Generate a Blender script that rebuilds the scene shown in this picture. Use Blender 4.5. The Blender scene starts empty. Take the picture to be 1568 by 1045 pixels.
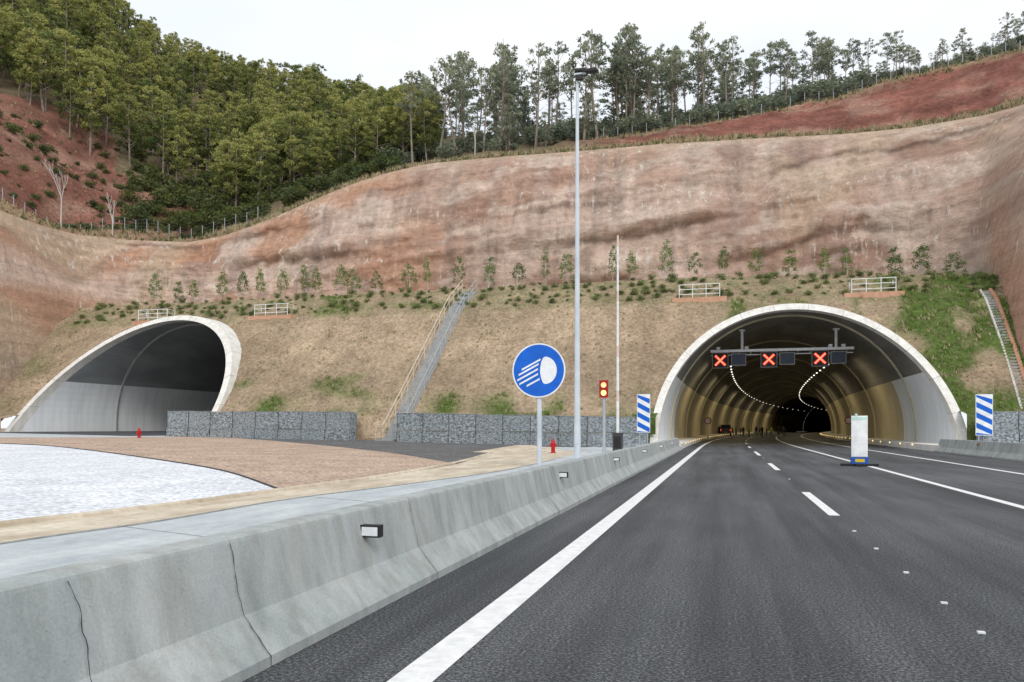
import bpy, math, random
import numpy as np
from mathutils import Vector, noise
random.seed(7); rng=np.random.default_rng(7)
F=1200.0; A=math.atan(326/F); CA,SA=math.cos(A),math.sin(A); H=1.5
sc=bpy.context.scene
def P(px,py,d):
    lat=(px-784)/F*d
    return (lat*CA-d*SA, lat*SA+d*CA, H+(655-py)/F*d)
def proj(p):
    d=-SA*p[0]+CA*p[1]; lat=CA*p[0]+SA*p[1]
    return 784+F*lat/d, 655-F*(p[2]-H)/d, d
def hl(u): return 0.05+max(0.0,(-3.3-u))*0.018
def GL(px,py,dz=0):
    k=(px-784)/F; du=k*CA-SA; v=(655-py)/F
    t=(1.5-(.05-3.3*.018))/(-v-.018*du)
    u=t*du; s=t*(k*SA+CA)
    return (u,s,hl(u)+dz)
# ---------- materials
def newmat(name,rough=.85,metal=0,spec=.3):
    m=bpy.data.materials.new(name); m.use_nodes=True; nt=m.node_tree
    b=nt.nodes['Principled BSDF']; b.inputs['Roughness'].default_value=rough; b.inputs['Metallic'].default_value=metal
    b.inputs['Specular IOR Level'].default_value=spec
    return m,nt,b
def nd(nt,t,ins=None,**kw):
    n=nt.nodes.new(t)
    for k,v in kw.items(): setattr(n,k,v)
    if ins:
        for k,v in ins.items():
            if hasattr(v,'node'): nt.links.new(v,n.inputs[k])
            else: n.inputs[k].default_value=v
    return n
def c4(c): return (c[0],c[1],c[2],1)
def ramp(nt,fac,stops):
    r=nt.nodes.new('ShaderNodeValToRGB'); nt.links.new(fac,r.inputs[0]); e=r.color_ramp.elements
    while len(e)<len(stops): e.new(.5)
    for i,(p,c) in enumerate(stops): e[i].position=p; e[i].color=c4(c) if len(c)==3 else c
    return r.outputs[0]
def pos(nt,scale=(1,1,1),rot=(0,0,0)):
    g=nd(nt,'ShaderNodeNewGeometry')
    return nd(nt,'ShaderNodeMapping',{'Vector':g.outputs['Position'],'Scale':scale,'Rotation':rot}).outputs[0]
def nz(nt,vec,scale,detail=4,rough=.6):
    return nd(nt,'ShaderNodeTexNoise',{'Vector':vec,'Scale':scale,'Detail':detail,'Roughness':rough}).outputs[0]
def mix(nt,f,a,b,mode='MIX'):
    n=nt.nodes.new('ShaderNodeMix'); n.data_type='RGBA'; n.blend_type=mode
    for i,v in ((0,f),(6,a),(7,b)):
        if hasattr(v,'node'): nt.links.new(v,n.inputs[i])
        elif i==0: n.inputs[0].default_value=v
        else: n.inputs[i].default_value=c4(v)
    return n.outputs[2]
def bump(nt,b,h,strength,dist=.05):
    n=nd(nt,'ShaderNodeBump',{'Height':h,'Strength':strength,'Distance':dist}); nt.links.new(n.outputs[0],b.inputs['Normal'])
def noisy(name,c1,c2,scale=2,rough=.85,bs=0,bscale=20,stretch=(1,1,1),metal=0,spec=.3,fine=None,lo=.35,hi=.65):
    m,nt,b=newmat(name,rough,metal,spec); v=pos(nt,stretch)
    col=ramp(nt,nz(nt,v,scale),[(lo,c1),(hi,c2)])
    if fine:
        f=nz(nt,pos(nt),fine[0],2,.7)
        col=mix(nt,1.0,col,ramp(nt,f,[(.3,(1-fine[1],)*3),(.7,(1+fine[1],)*3)]),'MULTIPLY')
    nt.links.new(col,b.inputs['Base Color'])
    if bs: bump(nt,b,nz(nt,pos(nt),bscale,4,.7),bs)
    return m
def emis(name,c,st):
    m,nt,b=newmat(name); b.inputs['Base Color'].default_value=c4(c); b.inputs['Emission Color'].default_value=c4(c); b.inputs['Emission Strength'].default_value=st
    m.cycles.emission_sampling='NONE'
    return m
def plain(name,c,rough=.5,metal=0):
    return noisy(name,[x*.88 for x in c],[min(1,x*1.08) for x in c],3,rough,metal=metal,fine=(30,.04))
# ---------- mesh builder
class MB:
    def __init__(s): s.v=[];s.f=[];s.m=[]
    def add(s,vs,fs,m=0):
        o=len(s.v); s.v+= [tuple(x) for x in vs]; s.f+=[tuple(i+o for i in f) for f in fs]; s.m+=[m]*len(fs)
    def box(s,c,sz,m=0,rz=0,rx=0):
        hx,hy,hz=[x/2 for x in sz]; vs=[]
        for x in(-hx,hx):
            for y in(-hy,hy):
                for z in(-hz,hz):
                    y2=y*math.cos(rx)-z*math.sin(rx); z2=y*math.sin(rx)+z*math.cos(rx)
                    vs.append((c[0]+x*math.cos(rz)-y2*math.sin(rz),c[1]+x*math.sin(rz)+y2*math.cos(rz),c[2]+z2))
        s.add(vs,[(0,1,3,2),(4,6,7,5),(0,4,5,1),(2,3,7,6),(0,2,6,4),(1,5,7,3)],m)
    def cyl(s,p0,p1,r0,r1=None,n=10,m=0,cap=True):
        r1=r0 if r1 is None else r1
        p0=Vector(p0);p1=Vector(p1);d=(p1-p0)
        if d.length<1e-6: return
        d.normalize()
        a=d.orthogonal().normalized(); b=d.cross(a); vs=[]
        for p,r in((p0,r0),(p1,r1)):
            for i in range(n):
                t=2*math.pi*i/n; vs.append(p+a*(r*math.cos(t))+b*(r*math.sin(t)))
        fs=[(i,(i+1)%n,n+(i+1)%n,n+i) for i in range(n)]
        if cap: fs+=[tuple(range(n))[::-1],tuple(range(n,2*n))]
        s.add(vs,fs,m)
    def lathe(s,c,prof,n=16,m=0):
        vs=[];fs=[]
        for r,z in prof:
            for i in range(n):
                t=2*math.pi*i/n; vs.append((c[0]+r*math.cos(t),c[1]+r*math.sin(t),c[2]+z))
        for j in range(len(prof)-1):
            for i in range(n): fs.append((j*n+i,j*n+(i+1)%n,(j+1)*n+(i+1)%n,(j+1)*n+i))
        s.add(vs,fs,m)
    def poly(s,pts,m=0): s.add(pts,[tuple(range(len(pts)))],m)
    def obj(s,name,mats,parent=None,smooth=False):
        me=bpy.data.meshes.new(name); me.from_pydata(s.v,[],s.f)
        for m in mats: me.materials.append(m)
        me.polygons.foreach_set('material_index',s.m)
        if smooth: me.polygons.foreach_set('use_smooth',[True]*len(s.f))
        me.update()
        o=bpy.data.objects.new(name,me); sc.collection.objects.link(o)
        if parent: o.parent=parent
        return o
def empty(name,loc=(0,0,0)):
    e=bpy.data.objects.new(name,None); sc.collection.objects.link(e); e.location=loc; e.empty_display_size=.1; return e
def inst(me,name,loc,scale,rz,parent=None):
    o=bpy.data.objects.new(name,me); sc.collection.objects.link(o); o.location=loc; o.scale=scale if hasattr(scale,'__len__') else (scale,)*3
    o.rotation_euler=(0,0,rz)
    if parent: o.parent=parent
    return o
# ---------- material set
m_asph,nt,b=newmat('asphalt',.72,0,.35)
fine=nz(nt,pos(nt),42,4,.9); big=nz(nt,pos(nt,(1,.04,1)),1.5,4); pat=nz(nt,pos(nt,(1,.4,1)),.45,5)
col=ramp(nt,fine,[(.38,(.012,.013,.015)),(.5,(.046,.049,.054)),(.62,(.22,.23,.24))])
col=mix(nt,1.0,col,ramp(nt,big,[(.35,(.62,.63,.64)),(.65,(1.35,1.35,1.35))]),'MULTIPLY')
col=mix(nt,1.0,col,ramp(nt,pat,[(.35,(.76,.77,.78)),(.65,(1.22,1.20,1.18))]),'MULTIPLY')
nt.links.new(col,b.inputs['Base Color']); bump(nt,b,fine,.7,.015)
m_paint=noisy('white_paint',(.70,.70,.69),(.86,.86,.85),8,.6,fine=(90,.07))
def concrete(name,c1,c2,st=(1,1,.35),streak=.7):
    m,nt,b=newmat(name,.85)
    col=ramp(nt,nz(nt,pos(nt,st),1.8,6,.65),[(.32,c1),(.68,c2)])
    col=mix(nt,streak,col,ramp(nt,nz(nt,pos(nt,(5,5,.4)),1.1,4),[(.35,(.8,.78,.74)),(.6,(1.06,1.06,1.06))]),'MULTIPLY')
    f=nz(nt,pos(nt),60,3,.8); col=mix(nt,1.0,col,ramp(nt,f,[(.3,(.86,.86,.86)),(.7,(1.12,1.12,1.12))]),'MULTIPLY')
    v=nd(nt,'ShaderNodeTexVoronoi',{'Vector':pos(nt),'Scale':14.0}).outputs['Distance']
    col=mix(nt,1.0,col,ramp(nt,v,[(.03,(.6,.6,.6)),(.07,(1,1,1))]),'MULTIPLY')
    nt.links.new(col,b.inputs['Base Color']); bump(nt,b,f,.25,.01); return m
m_conc=concrete('barrier_concrete',(.28,.31,.31),(.46,.48,.47))
m_apron=concrete('apron_concrete',(.40,.44,.47),(.58,.61,.62),(1,.3,1),.4)
m_cream=concrete('cream_concrete',(.44,.36,.26),(.72,.64,.52),(1,.3,1))
m_collar=concrete('collar_concrete',(.64,.62,.57),(.84,.82,.78),(1,1,.35),.5)
m_grey=concrete('grey_concrete',(.30,.31,.31),(.42,.42,.41))
m_step=concrete('step_concrete',(.34,.36,.37),(.50,.51,.51))
m_dark=plain('dark_joint',(.05,.05,.05),.9)
def gravel(name,cs,scale,dk=.45,pd=.82,wd=.72):
    m,nt,b=newmat(name,.9)
    v=nd(nt,'ShaderNodeTexVoronoi',{'Vector':pos(nt),'Scale':scale}); w=nz(nt,pos(nt),.5,5)
    col=ramp(nt,v.outputs['Color'],[(.1,cs[0]),(.5,cs[1]),(.9,cs[2])])
    col=mix(nt,1.0,col,ramp(nt,w,[(.35,(pd,pd,pd+.02)),(.65,(1.1,1.1,1.1))]),'MULTIPLY')
    w2=nz(nt,pos(nt),5,5,.8); col=mix(nt,1.0,col,ramp(nt,w2,[(.38,(wd,wd+.01,wd+.02)),(.55,(1.03,1.03,1.03))]),'MULTIPLY')
    col=mix(nt,1.0,col,ramp(nt,v.outputs['Distance'],[(.3,(1,1,1)),(.75,(dk,)*3)]),'MULTIPLY')
    nt.links.new(col,b.inputs['Base Color']); bump(nt,b,v.outputs['Distance'],-.7,.05); return m
m_wgrav=gravel('white_gravel',[(.70,.72,.75),(.85,.87,.90),(.95,.95,.96)],11,.66,.90,.85)
m_pgrav=gravel('pink_gravel',[(.46,.31,.21),(.66,.48,.36),(.76,.60,.48)],12,.55)
m_dgrav=gravel('dark_gravel',[(.11,.11,.11),(.18,.18,.18),(.28,.27,.26)],12)
m_galv=plain('galvanised_steel',(.45,.48,.51),.45,.4)
m_white=plain('white_metal',(.80,.81,.81),.4)
m_black=plain('black_plastic',(.02,.02,.022),.5)
m_blue=plain('sign_blue',(.005,.12,.58),.35)
m_signw=plain('sign_white',(.8,.82,.85),.35)
m_red=plain('red_paint',(.5,.02,.02),.4)
m_bark=noisy('pine_bark',(.15,.12,.095),(.34,.29,.24),6,.9,stretch=(1,1,.2))
m_barkl=noisy('pale_bark',(.40,.37,.33),(.6,.57,.52),6,.9,stretch=(1,1,.2))
def leafmat(name,c1,c2,tl=True):
    m,nt,b=newmat(name,.75,0,.15)
    oi=nd(nt,'ShaderNodeObjectInfo'); n=nz(nt,pos(nt),.9,2)
    add=nd(nt,'ShaderNodeMath',{0:oi.outputs['Random'],1:n},operation='ADD').outputs[0]
    col=ramp(nt,add,[(.45,c1),(1.35,c2)])
    nt.links.new(col,b.inputs['Base Color'])
    if tl:
        tr=nd(nt,'ShaderNodeBsdfTranslucent',{'Color':col}); mx=nd(nt,'ShaderNodeMixShader',{0:.3,1:b.outputs[0],2:tr.outputs[0]})
        nt.links.new(mx.outputs[0],nt.nodes['Material Output'].inputs[0])
    return m
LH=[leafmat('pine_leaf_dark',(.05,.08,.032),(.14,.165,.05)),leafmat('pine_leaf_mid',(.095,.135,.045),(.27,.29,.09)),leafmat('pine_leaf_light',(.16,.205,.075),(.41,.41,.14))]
LR=[leafmat('hazy_leaf_dark',(.11,.145,.115),(.18,.21,.15)),leafmat('hazy_leaf_mid',(.17,.215,.165),(.27,.305,.21)),leafmat('hazy_leaf_light',(.25,.30,.22),(.36,.39,.27))]  # ridge foliage: distance haze painted in as paler, greyer leaf colour
m_sap=leafmat('sapling_leaf',(.11,.18,.06),(.20,.27,.09))
m_scrub=leafmat('scrub_leaf',(.055,.08,.035),(.14,.165,.07))
m_shr=leafmat('shrub_leaf',(.13,.15,.065),(.25,.25,.12))
m_dry=leafmat('dry_grass_leaf',(.36,.28,.17),(.52,.43,.28))
m_grass=leafmat('grass_blade',(.09,.17,.035),(.18,.26,.06))
def attrmat(name,bs,sc1=.8,scf=7,amp=.28,bsc=3,fd=.62):
    m,nt,b=newmat(name,.95,0,.1)
    at=nd(nt,'ShaderNodeAttribute',attribute_name='Col')
    col=mix(nt,1.0,at.outputs['Color'],ramp(nt,nz(nt,pos(nt),sc1,6,.7),[(.3,(1-amp,)*3),(.7,(1+amp,)*3)]),'MULTIPLY')
    col=mix(nt,1.0,col,ramp(nt,nz(nt,pos(nt),scf,4,.75),[(.35,(fd,fd*.98,fd*.95)),(.65,(1.22,1.22,1.22))]),'MULTIPLY')
    nt.links.new(col,b.inputs['Base Color']); bump(nt,b,nz(nt,pos(nt),bsc,6,.75),bs,.3); return m
def grid(name,X,mats,col=None,keep=None,smooth=True):
    n,m=X.shape[:2]; v=X.reshape(-1,3)
    fs=[]
    for i in range(n-1):
        for j in range(m-1):
            if keep is None or keep[i,j]: fs.append((i*m+j,(i+1)*m+j,(i+1)*m+j+1,i*m+j+1))
    me=bpy.data.meshes.new(name); me.from_pydata(v.tolist(),[],fs)
    for q in mats: me.materials.append(q)
    me.polygons.foreach_set('use_smooth',[smooth]*len(fs))
    if col is not None:
        a=me.color_attributes.new('Col','FLOAT_COLOR','POINT'); c=np.concatenate([np.clip(col.reshape(-1,3),.005,1),np.ones((n*m,1))],1)
        a.data.foreach_set('color',c.ravel())
    me.update(); o=bpy.data.objects.new(name,me); sc.collection.objects.link(o); return o
def nf(x,y,z=0,o=4): return noise.fractal(Vector((x,y,z)),1.0,2.0,o)
def lerp3(a,b_,t): return a*(1-t)+b_*t
def sst(x,a,b_): 
    t=min(1,max(0,(x-a)/(b_-a))); return t*t*(3-2*t)

# ---------- ground base
mb=MB(); mb.poly([(-1500,-1500,-.06),(1500,-1500,-.06),(1500,1500,-.06),(-1500,1500,-.06)])
mb.obj('ground',[noisy('soil',(.25,.18,.11),(.36,.27,.17),.5)])
def cu(s): return 0 if s<60 else .0005*(s-60)**2
def strip(mb,u0,u1,s0,s1,z,m=0,step=4,zf=None):
    n=max(1,int((s1-s0)/step)); vs=[]
    for i in range(n+1):
        s=s0+(s1-s0)*i/n
        for u in(u0,u1): vs.append((u+cu(s),s,z if zf is None else zf(u)+z))
    mb.add(vs,[(2*i,2*i+1,2*i+3,2*i+2) for i in range(n)],m)
mb=MB(); strip(mb,-2.8,12.6,-12,330,0); mb.obj('road',[m_asph])
mb=MB(); z=.005
strip(mb,-1.92,-1.66,-12,320,z); strip(mb,5.30,5.5,12,320,z); strip(mb,9.15,9.35,-12,320,z)
for s0,s1 in [(-1.5,3.0),(14.3,19.3),(29,34.5),(44,51)]+[(60+15*k,65+15*k) for k in range(15)]: strip(mb,1.71,1.89,s0,s1,z)
mb.obj('road_markings',[m_paint])
mb=MB()
for s in [6.4,7.4,8.85,10.5,12.2,24,40]:
    mb.box((1.8,s,.009),(.05,.04,.014),0)
mb.obj('road_studs',[m_signw])
mb=MB()
mb.poly([(-3.3,-20,hl(-3.3)),(-3.3,57.2,hl(-3.3)),(-160,57.2,hl(-160)),(-160,-20,hl(-160))]); mb.obj('concrete_apron',[m_apron])
def sheet(name,pts,dz,mat):
    mb=MB(); mb.poly([GL(*p,dz) for p in pts]); return mb.obj(name,[mat])
def smooth_pts(pts,n=6):
    out=[]
    for i in range(len(pts)-1):
        p0=pts[max(0,i-1)];p1=pts[i];p2=pts[i+1];p3=pts[min(len(pts)-1,i+2)]
        for k in range(n):
            t=k/n; out.append(tuple(.5*((2*p1[a])+(-p0[a]+p2[a])*t+(2*p0[a]-5*p1[a]+4*p2[a]-p3[a])*t*t+(-p0[a]+3*p1[a]-3*p2[a]+p3[a])*t**3) for a in(0,1)))
    out.append(pts[-1]); return out
nearw=smooth_pts([(-500,868),(-200,836),(0,806),(150,789),(300,770),(430,752)])
farw=smooth_pts([(428,751),(350,724),(250,706),(100,686),(0,680),(-200,674),(-500,671)])
sheet('cream_gutter',smooth_pts([(-500,915),(0,832),(230,800),(430,766),(600,744),(760,722),(850,703)])+smooth_pts([(900,690),(835,690),(780,684),(730,700),(690,711),(570,732),(430,751)])+nearw[::-1],.004,m_cream)
sheet('white_gravel_bed',nearw+farw,.008,m_wgrav)
sheet('pink_gravel_bed',farw[::-1]+smooth_pts([(430,752),(570,733),(700,711)])+smooth_pts([(690,708),(600,694),(500,683),(400,674),(330,669),(200,670)])+[(0,670.5),(-500,668)],.012,m_pgrav)
sheet('dark_gravel_bed',[(330,669),(400,674),(500,683),(600,694),(700,711),(735,700),(778,684),(900,685),(985,680),(800,668),(500,664)],.016,m_dgrav)
mb=MB()
e=[GL(*p) for p in farw]
for a,b_ in zip(e[:-1],e[1:]): mb.cyl((a[0],a[1],a[2]+.01),(b_[0],b_[1],b_[2]+.01),.035,n=6)
mb.obj('gravel_edging',[m_dark])
mb=MB()
pts=[GL(*p) for p in smooth_pts([(-500,868),(0,806),(150,789),(300,770),(430,752),(570,733),(690,711),(740,698),(780,685)],5)]
for p,q in zip(pts[:-1],pts[1:]):
    mb.cyl((p[0],p[1],p[2]-.02),(q[0],q[1],q[2]-.02),.09,n=8)
mb.obj('gutter_lip',[m_cream])
mb=MB(); pts=[GL(*p,.01) for p in smooth_pts([(-500,917),(0,834),(230,801),(430,767),(600,745),(760,723),(850,704)],5)]
for p,q in zip(pts[:-1],pts[1:]): mb.cyl(p,q,.012,n=5)
for px,py in ((180,806),(470,761)):
    a=GL(px,py,.008); mb.cyl(a,(-3.3,a[1]-1.2,hl(-3.3)+.005),.005,n=4)
mb.obj('slab_joints',[m_grey])
mb=MB(); c=GL(800,690)
n=14; vs=[]
for i in range(n+1):
    t=i/n; y=c[1]-5+11*t
    for w,hh in((-1.7,0),(-1.2,.16),(-.6,.26),(0,.28),(.9,.12),(1.8,0)): vs.append((c[0]+w*(1-.3*t),y,hl(c[0]+w)+hh*math.sin(math.pi*t)+.006))
mb.add(vs,[(6*i+j,6*i+j+1,6*i+j+7,6*i+j+6) for i in range(n) for j in range(5)],0)
mb.obj('ditch_headwall',[m_cream],smooth=True)
mb=MB(); strip(mb,-61.5,-46,52.5,140,.02,zf=hl,step=200); mb.obj('asphalt_carriageway',[m_asph])
# ---------- jersey barriers
prof=[(-2.75,-.02),(-2.75,.07),(-2.94,.31),(-3.045,.765),(-3.052,.785),(-3.07,.80),(-3.25,.80),(-3.268,.785),(-3.275,.765),(-3.38,.31),(-3.57,.07),(-3.57,-.02)]
def jersey(mirror,joints,side_u=0):
    mb=MB()
    for k,(a,b_) in enumerate(zip(joints[:-1],joints[1:])):
        a+=.003;b_-=.003; n=len(prof); vs=[]
        dz=random.uniform(-.004,.004); du=random.uniform(-.004,.004)
        for s in(a,b_):
            for u,z in prof: vs.append(((u+du if not mirror else side_u-(u+2.75)),s,z+dz))
        fs=[(i,i+1,n+i+1,n+i) for i in range(n-1)]+[tuple(range(n))[::-1],tuple(range(n,2*n))]
        mb.add(vs,fs,0)
    return mb
js=[4.35+2.95*k for k in range(-5,18)]
mb=jersey(False,js)
vs=[];n=len(prof)
for s in(js[0],js[-1]-.05):
    for u,z in prof: vs.append((u+( -.02 if u>-3.16 else .02),s,max(0,z-.02)))
mb.add(vs,[(i,i+1,n+i+1,n+i) for i in range(n-1)],1)
def crack(s0,wd=.007,jit=.012):
    pr=[(-2.744,.0),(-2.744,.07),(-2.934,.312),(-3.040,.765),(-3.064,.808)]
    pts=[]
    for (u0,z0),(u1,z1) in zip(pr[:-1],pr[1:]):
        k=max(1,int(math.hypot(u1-u0,z1-z0)/.04))
        for i in range(k): t=i/k; pts.append((u0+(u1-u0)*t+.0025,z0+(z1-z0)*t+.001))
    s=s0; prev=None
    for u,z in pts:
        s+=random.uniform(-jit,jit); w=wd*random.uniform(.3,1.3)
        cur=[(u,s-w,z),(u,s+w,z)]
        if prev: mb.add([prev[0],prev[1],cur[1],cur[0]],[(0,1,2,3)],1)
        prev=cur
crack(3.08,.003,.016); crack(4.35,.004,.01); crack(7.3,.003,.008); crack(10.25,.004,.006); crack(5.7,.001); crack(8.7,.001)
mb.obj('concrete_barrier',[m_conc,m_dark])
for s in [6.2,14.5,22,30,38,46]:
    mb=MB(); mb.box((-2.945,s,.61),(.19,.09,.105),0); mb.box((-2.935,s-.0475,.61),(.145,.006,.075),1)
    mb.obj('barrier_reflector',[m_black,m_signw])
js2=[-12+3*k for k in range(23)]
mb=jersey(True,js2,12.6); mb.obj('concrete_barrier',[m_conc])
for s in [30,38,46]:
    mb=MB(); mb.box((12.82,s,.61),(.12,.08,.10),0); mb.box((12.82,s-.043,.61),(.09,.006,.07),1)
    mb.obj('barrier_reflector',[m_black,noisy('orange',(.6,.12,.02),(.7,.18,.03))])
mb=MB(); mb.poly([(13.3,-20,.1),(90,-20,.3),(90,57,.3),(13.3,57,.1)]); mb.obj('verge',[m_apron])
# ---------- tunnels
def lin(name,a,b2,ra=.45):
    m,nt,b=newmat(name,ra)
    col=ramp(nt,nz(nt,pos(nt,(1,.3,.3)),.6,5),[(.3,a),(.7,b2)])
    col=mix(nt,1.0,col,ramp(nt,nz(nt,pos(nt,(1,2,.15)),.9,4),[(.35,(.9,.9,.9)),(.6,(1.02,1.02,1.02))]),'MULTIPLY')
    nt.links.new(col,b.inputs['Base Color']); return m
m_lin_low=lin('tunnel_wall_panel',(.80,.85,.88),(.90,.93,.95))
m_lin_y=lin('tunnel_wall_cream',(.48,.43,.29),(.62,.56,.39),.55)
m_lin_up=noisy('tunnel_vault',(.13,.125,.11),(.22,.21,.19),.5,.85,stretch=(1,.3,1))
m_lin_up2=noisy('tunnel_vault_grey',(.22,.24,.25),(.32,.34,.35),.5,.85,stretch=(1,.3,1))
def arch(R,stem,n=48):
    pts=[(-R,0.0),(-R,stem*.5)]
    for i in range(n+1):
        t=math.pi-math.pi*i/n; pts.append((R*math.cos(t),stem+R*math.sin(t)))
    pts+=[(R,stem*.5),(R,0.0)]; return pts
TH=.55
def tunnel(name,uc,z0,R,sb,L,curve,k=.9,stem=1.2,low=5.5):
    e=empty(name)
    Ri=R-TH; ao=arch(R,stem); ai=arch(Ri,stem); n=len(ao)
    fo=lambda z: sb+k*z
    mb=MB(); seg=4
    for i in range(n-1):
        g0=(i%seg==0)
        def pt(A,j,t,push): 
            u=A[j][0]*(1-t)+A[j+1][0]*t; z=A[j][1]*(1-t)+A[j+1][1]*t
            return (uc+u,fo(z)+push,z0+z)
        for (t0,t1,m) in ([(0,.05,1),(.05,1,0)] if g0 else [(0,1,0)]):
            a=pt(ao,i,t0,0);b_=pt(ao,i,t1,0);c=pt(ai,i,t1,0);d=pt(ai,i,t0,0)
            A2=pt(ao,i,t0,7);B2=pt(ao,i,t1,7);C2=pt(ai,i,t1,1.2);D2=pt(ai,i,t0,1.2)
            mb.add([a,b_,c,d,A2,B2,C2,D2],[(0,1,2,3),(0,4,5,1),(3,2,6,7)],m)
    mb.obj('collar',[m_collar,m_grey],e)
    mb=MB(); rings=[]
    ss=[None,sb+k*(R+stem)+2.5]; s=ss[1]
    while s<sb+L: s+=5; ss.append(s)
    for s in ss:
        ring=[]
        for j,(u,z) in enumerate(ai):
            if s is None: ring.append((uc+u,fo(z)+1.2,z0+z))
            else: ring.append((uc+u+(cu(s) if curve else 0),s,z0+z))
        rings.append(ring)
    for r in range(len(rings)-1):
        for i in range(n-1):
            zc=(ai[i][1]+ai[i+1][1])/2
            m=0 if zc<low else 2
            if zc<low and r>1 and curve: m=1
            mb.add([rings[r][i],rings[r+1][i],rings[r+1][i+1],rings[r][i+1]],[(0,1,2,3)],m)
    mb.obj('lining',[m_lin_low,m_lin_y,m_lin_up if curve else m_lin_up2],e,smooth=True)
    mb=MB()
    for s in ss[1::4]:
        for i in range(n-1):
            q=[]
            for (rr,s2) in ((1,s),(.988,s),(.988,s+.25),(1,s+.25)):
                for j in (i,i+1):
                    u,z=ai[j]; q.append((uc+u*rr+(cu(s2) if curve else 0),s2,z0+z*rr))
            mb.add(q,[(0,1,3,2),(2,3,5,4),(4,5,7,6)],0)
    mb.obj('joint_ribs',[m_lin_y if curve else m_grey],e)
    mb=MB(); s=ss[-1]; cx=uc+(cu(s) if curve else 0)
    mb.poly([(cx+u,s-.1,z0+z) for u,z in ai]); mb.obj('dark_end_cap',[m_black],e)  # black sheet painted in for the darkness deep in the bore
    return e
RU,RZ,RR,RS=5.1,0.0,10.3,56.5
LU,LZ,LR_,LS=-53.5,.93,10.8,57.4
tr=tunnel('road_tunnel',RU,RZ,RR,RS,260,True)
tl=tunnel('road_tunnel',LU,LZ,LR_,LS,70,False,low=4.9)
mb=MB()
for (u0,u1) in((-4.65,-2.85),(12.62,14.85)):
    n=60
    for i in range(n):
        s0=53.5+i*4;s1=s0+4
        q=[(u0+cu(s0),s0,0),(u1+cu(s0),s0,0),(u1+cu(s1),s1,0),(u0+cu(s1),s1,0)]
        t=[(a,b_,.4) for a,b_,c in q]
        mb.add(q+t,[(4,5,6,7),(0,4,7,3),(1,2,6,5),(0,1,5,4)],0)
mb.obj('tunnel_walkway',[m_collar])
mb=MB()
for s in range(60,200,4):
    for u in(-2.83,12.6): mb.box((u+cu(s),s,.32),(.03,.12,.08),0)
mb.obj('walkway_marker_lights',[emis('marker_glow',(1,.7,.25),3)])
mb=MB(); s=76
while s<290:
    for u in(.4,8.9): mb.box((u+cu(s),s,7.2),(.11,.32,.07),0); mb.box((u+cu(s),s,7.27),(.2,.5,.06),1)
    s+=3.8+max(0,(s-100)*.06)
mb.obj('tunnel_ceiling_lamps',[emis('lamp_glow',(1,.95,.80),2.4),m_grey])
for s in range(82,250,22):
    for u in (.4,8.9):
        l=bpy.data.lights.new('tunnel_lamp','AREA'); l.energy=190; l.size=2.5; l.color=(1,.82,.52); o=bpy.data.objects.new('tunnel_lamp',l); sc.collection.objects.link(o); o.location=(u+cu(s),s,7.05)
        o.rotation_euler=(0,math.radians(-25 if u>4 else 25),0); o.parent=tr
# lane gantry
e=empty('lane_control_gantry'); mb=MB(); GD=68
a=P(1088,538,GD);b_=P(1306,536,GD); sY=(a[1]+b_[1])/2
UU=lambda px:(lambda k:( sY*(k*CA-SA)/(k*SA+CA)))((px-784)/F)
uL,uR=UU(1088),UU(1306); zb=8.2
mb.box(((uL+uR)/2,sY-.55,zb),(uR-uL,.2,.22),0); mb.box(((uL+uR)/2,sY,zb-.32),(uR-uL,.12,.08),0)
for i in range(12): mb.box((uL+(uR-uL)*(i+.5)/12,sY,zb-.16),(.06,.08,.3),0)
for px in(1136,1279):
    u=UU(px); zt=RZ+1.2+math.sqrt((RR-TH-.15)**2-(u-RU)**2); mb.cyl((u,sY-.5,zb),(u,sY-.5,zt),.12,n=8); mb.box((u,sY-.5,zt-.1),(.5,.5,.1),0)
mb.obj('frame',[m_white],e)
mb=MB()
for k,px in enumerate((1103,1177,1255)):
    u=UU(px); mb.box((u,sY-.25,7.4),(1.36,.3,1.36),0)
    for q_ in ((-.66,0,.04,1.36),(.66,0,.04,1.36),(0,.66,1.28,.04),(0,-.66,1.28,.04)): mb.box((u+q_[0],sY-.415,7.4+q_[1]),(q_[2],.02,q_[3]),4)
    for sg in(-1,1):
        for (w,mm,dy) in ((.085,1,0),(.035,3,.006)):
            L=.43; y=sY-.405-(0 if sg>0 else .002)-dy
            dx,dz=L,L*sg; nx,nz_=-w*sg,w
            mb.poly([(u-dx-nx,y,7.4-dz-nz_),(u+dx-nx,y,7.4+dz-nz_),(u+dx+nx,y,7.4+dz+nz_),(u-dx+nx,y,7.4-dz+nz_)],mm)
    u2=UU(px+28); mb.box((u2,sY-.25,7.45),(1.25,.3,1.05),4)
    mb.box((u2,sY-.405,7.45),(1.14,.006,.94),2)
mb.obj('signal_panels',[m_black,emis('red_x',(1,.02,.01),.9),plain('panel_dark',(.03,.04,.07),.3),emis('x_core',(1,.40,.22),1.1),m_grey],e)
mb=MB()
for px in (1100,1143,1270,1290): mb.box((UU(px),sY-.5,8.45),(.3,.3,.22),0)
mb.obj('cameras',[m_white],e)
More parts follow.
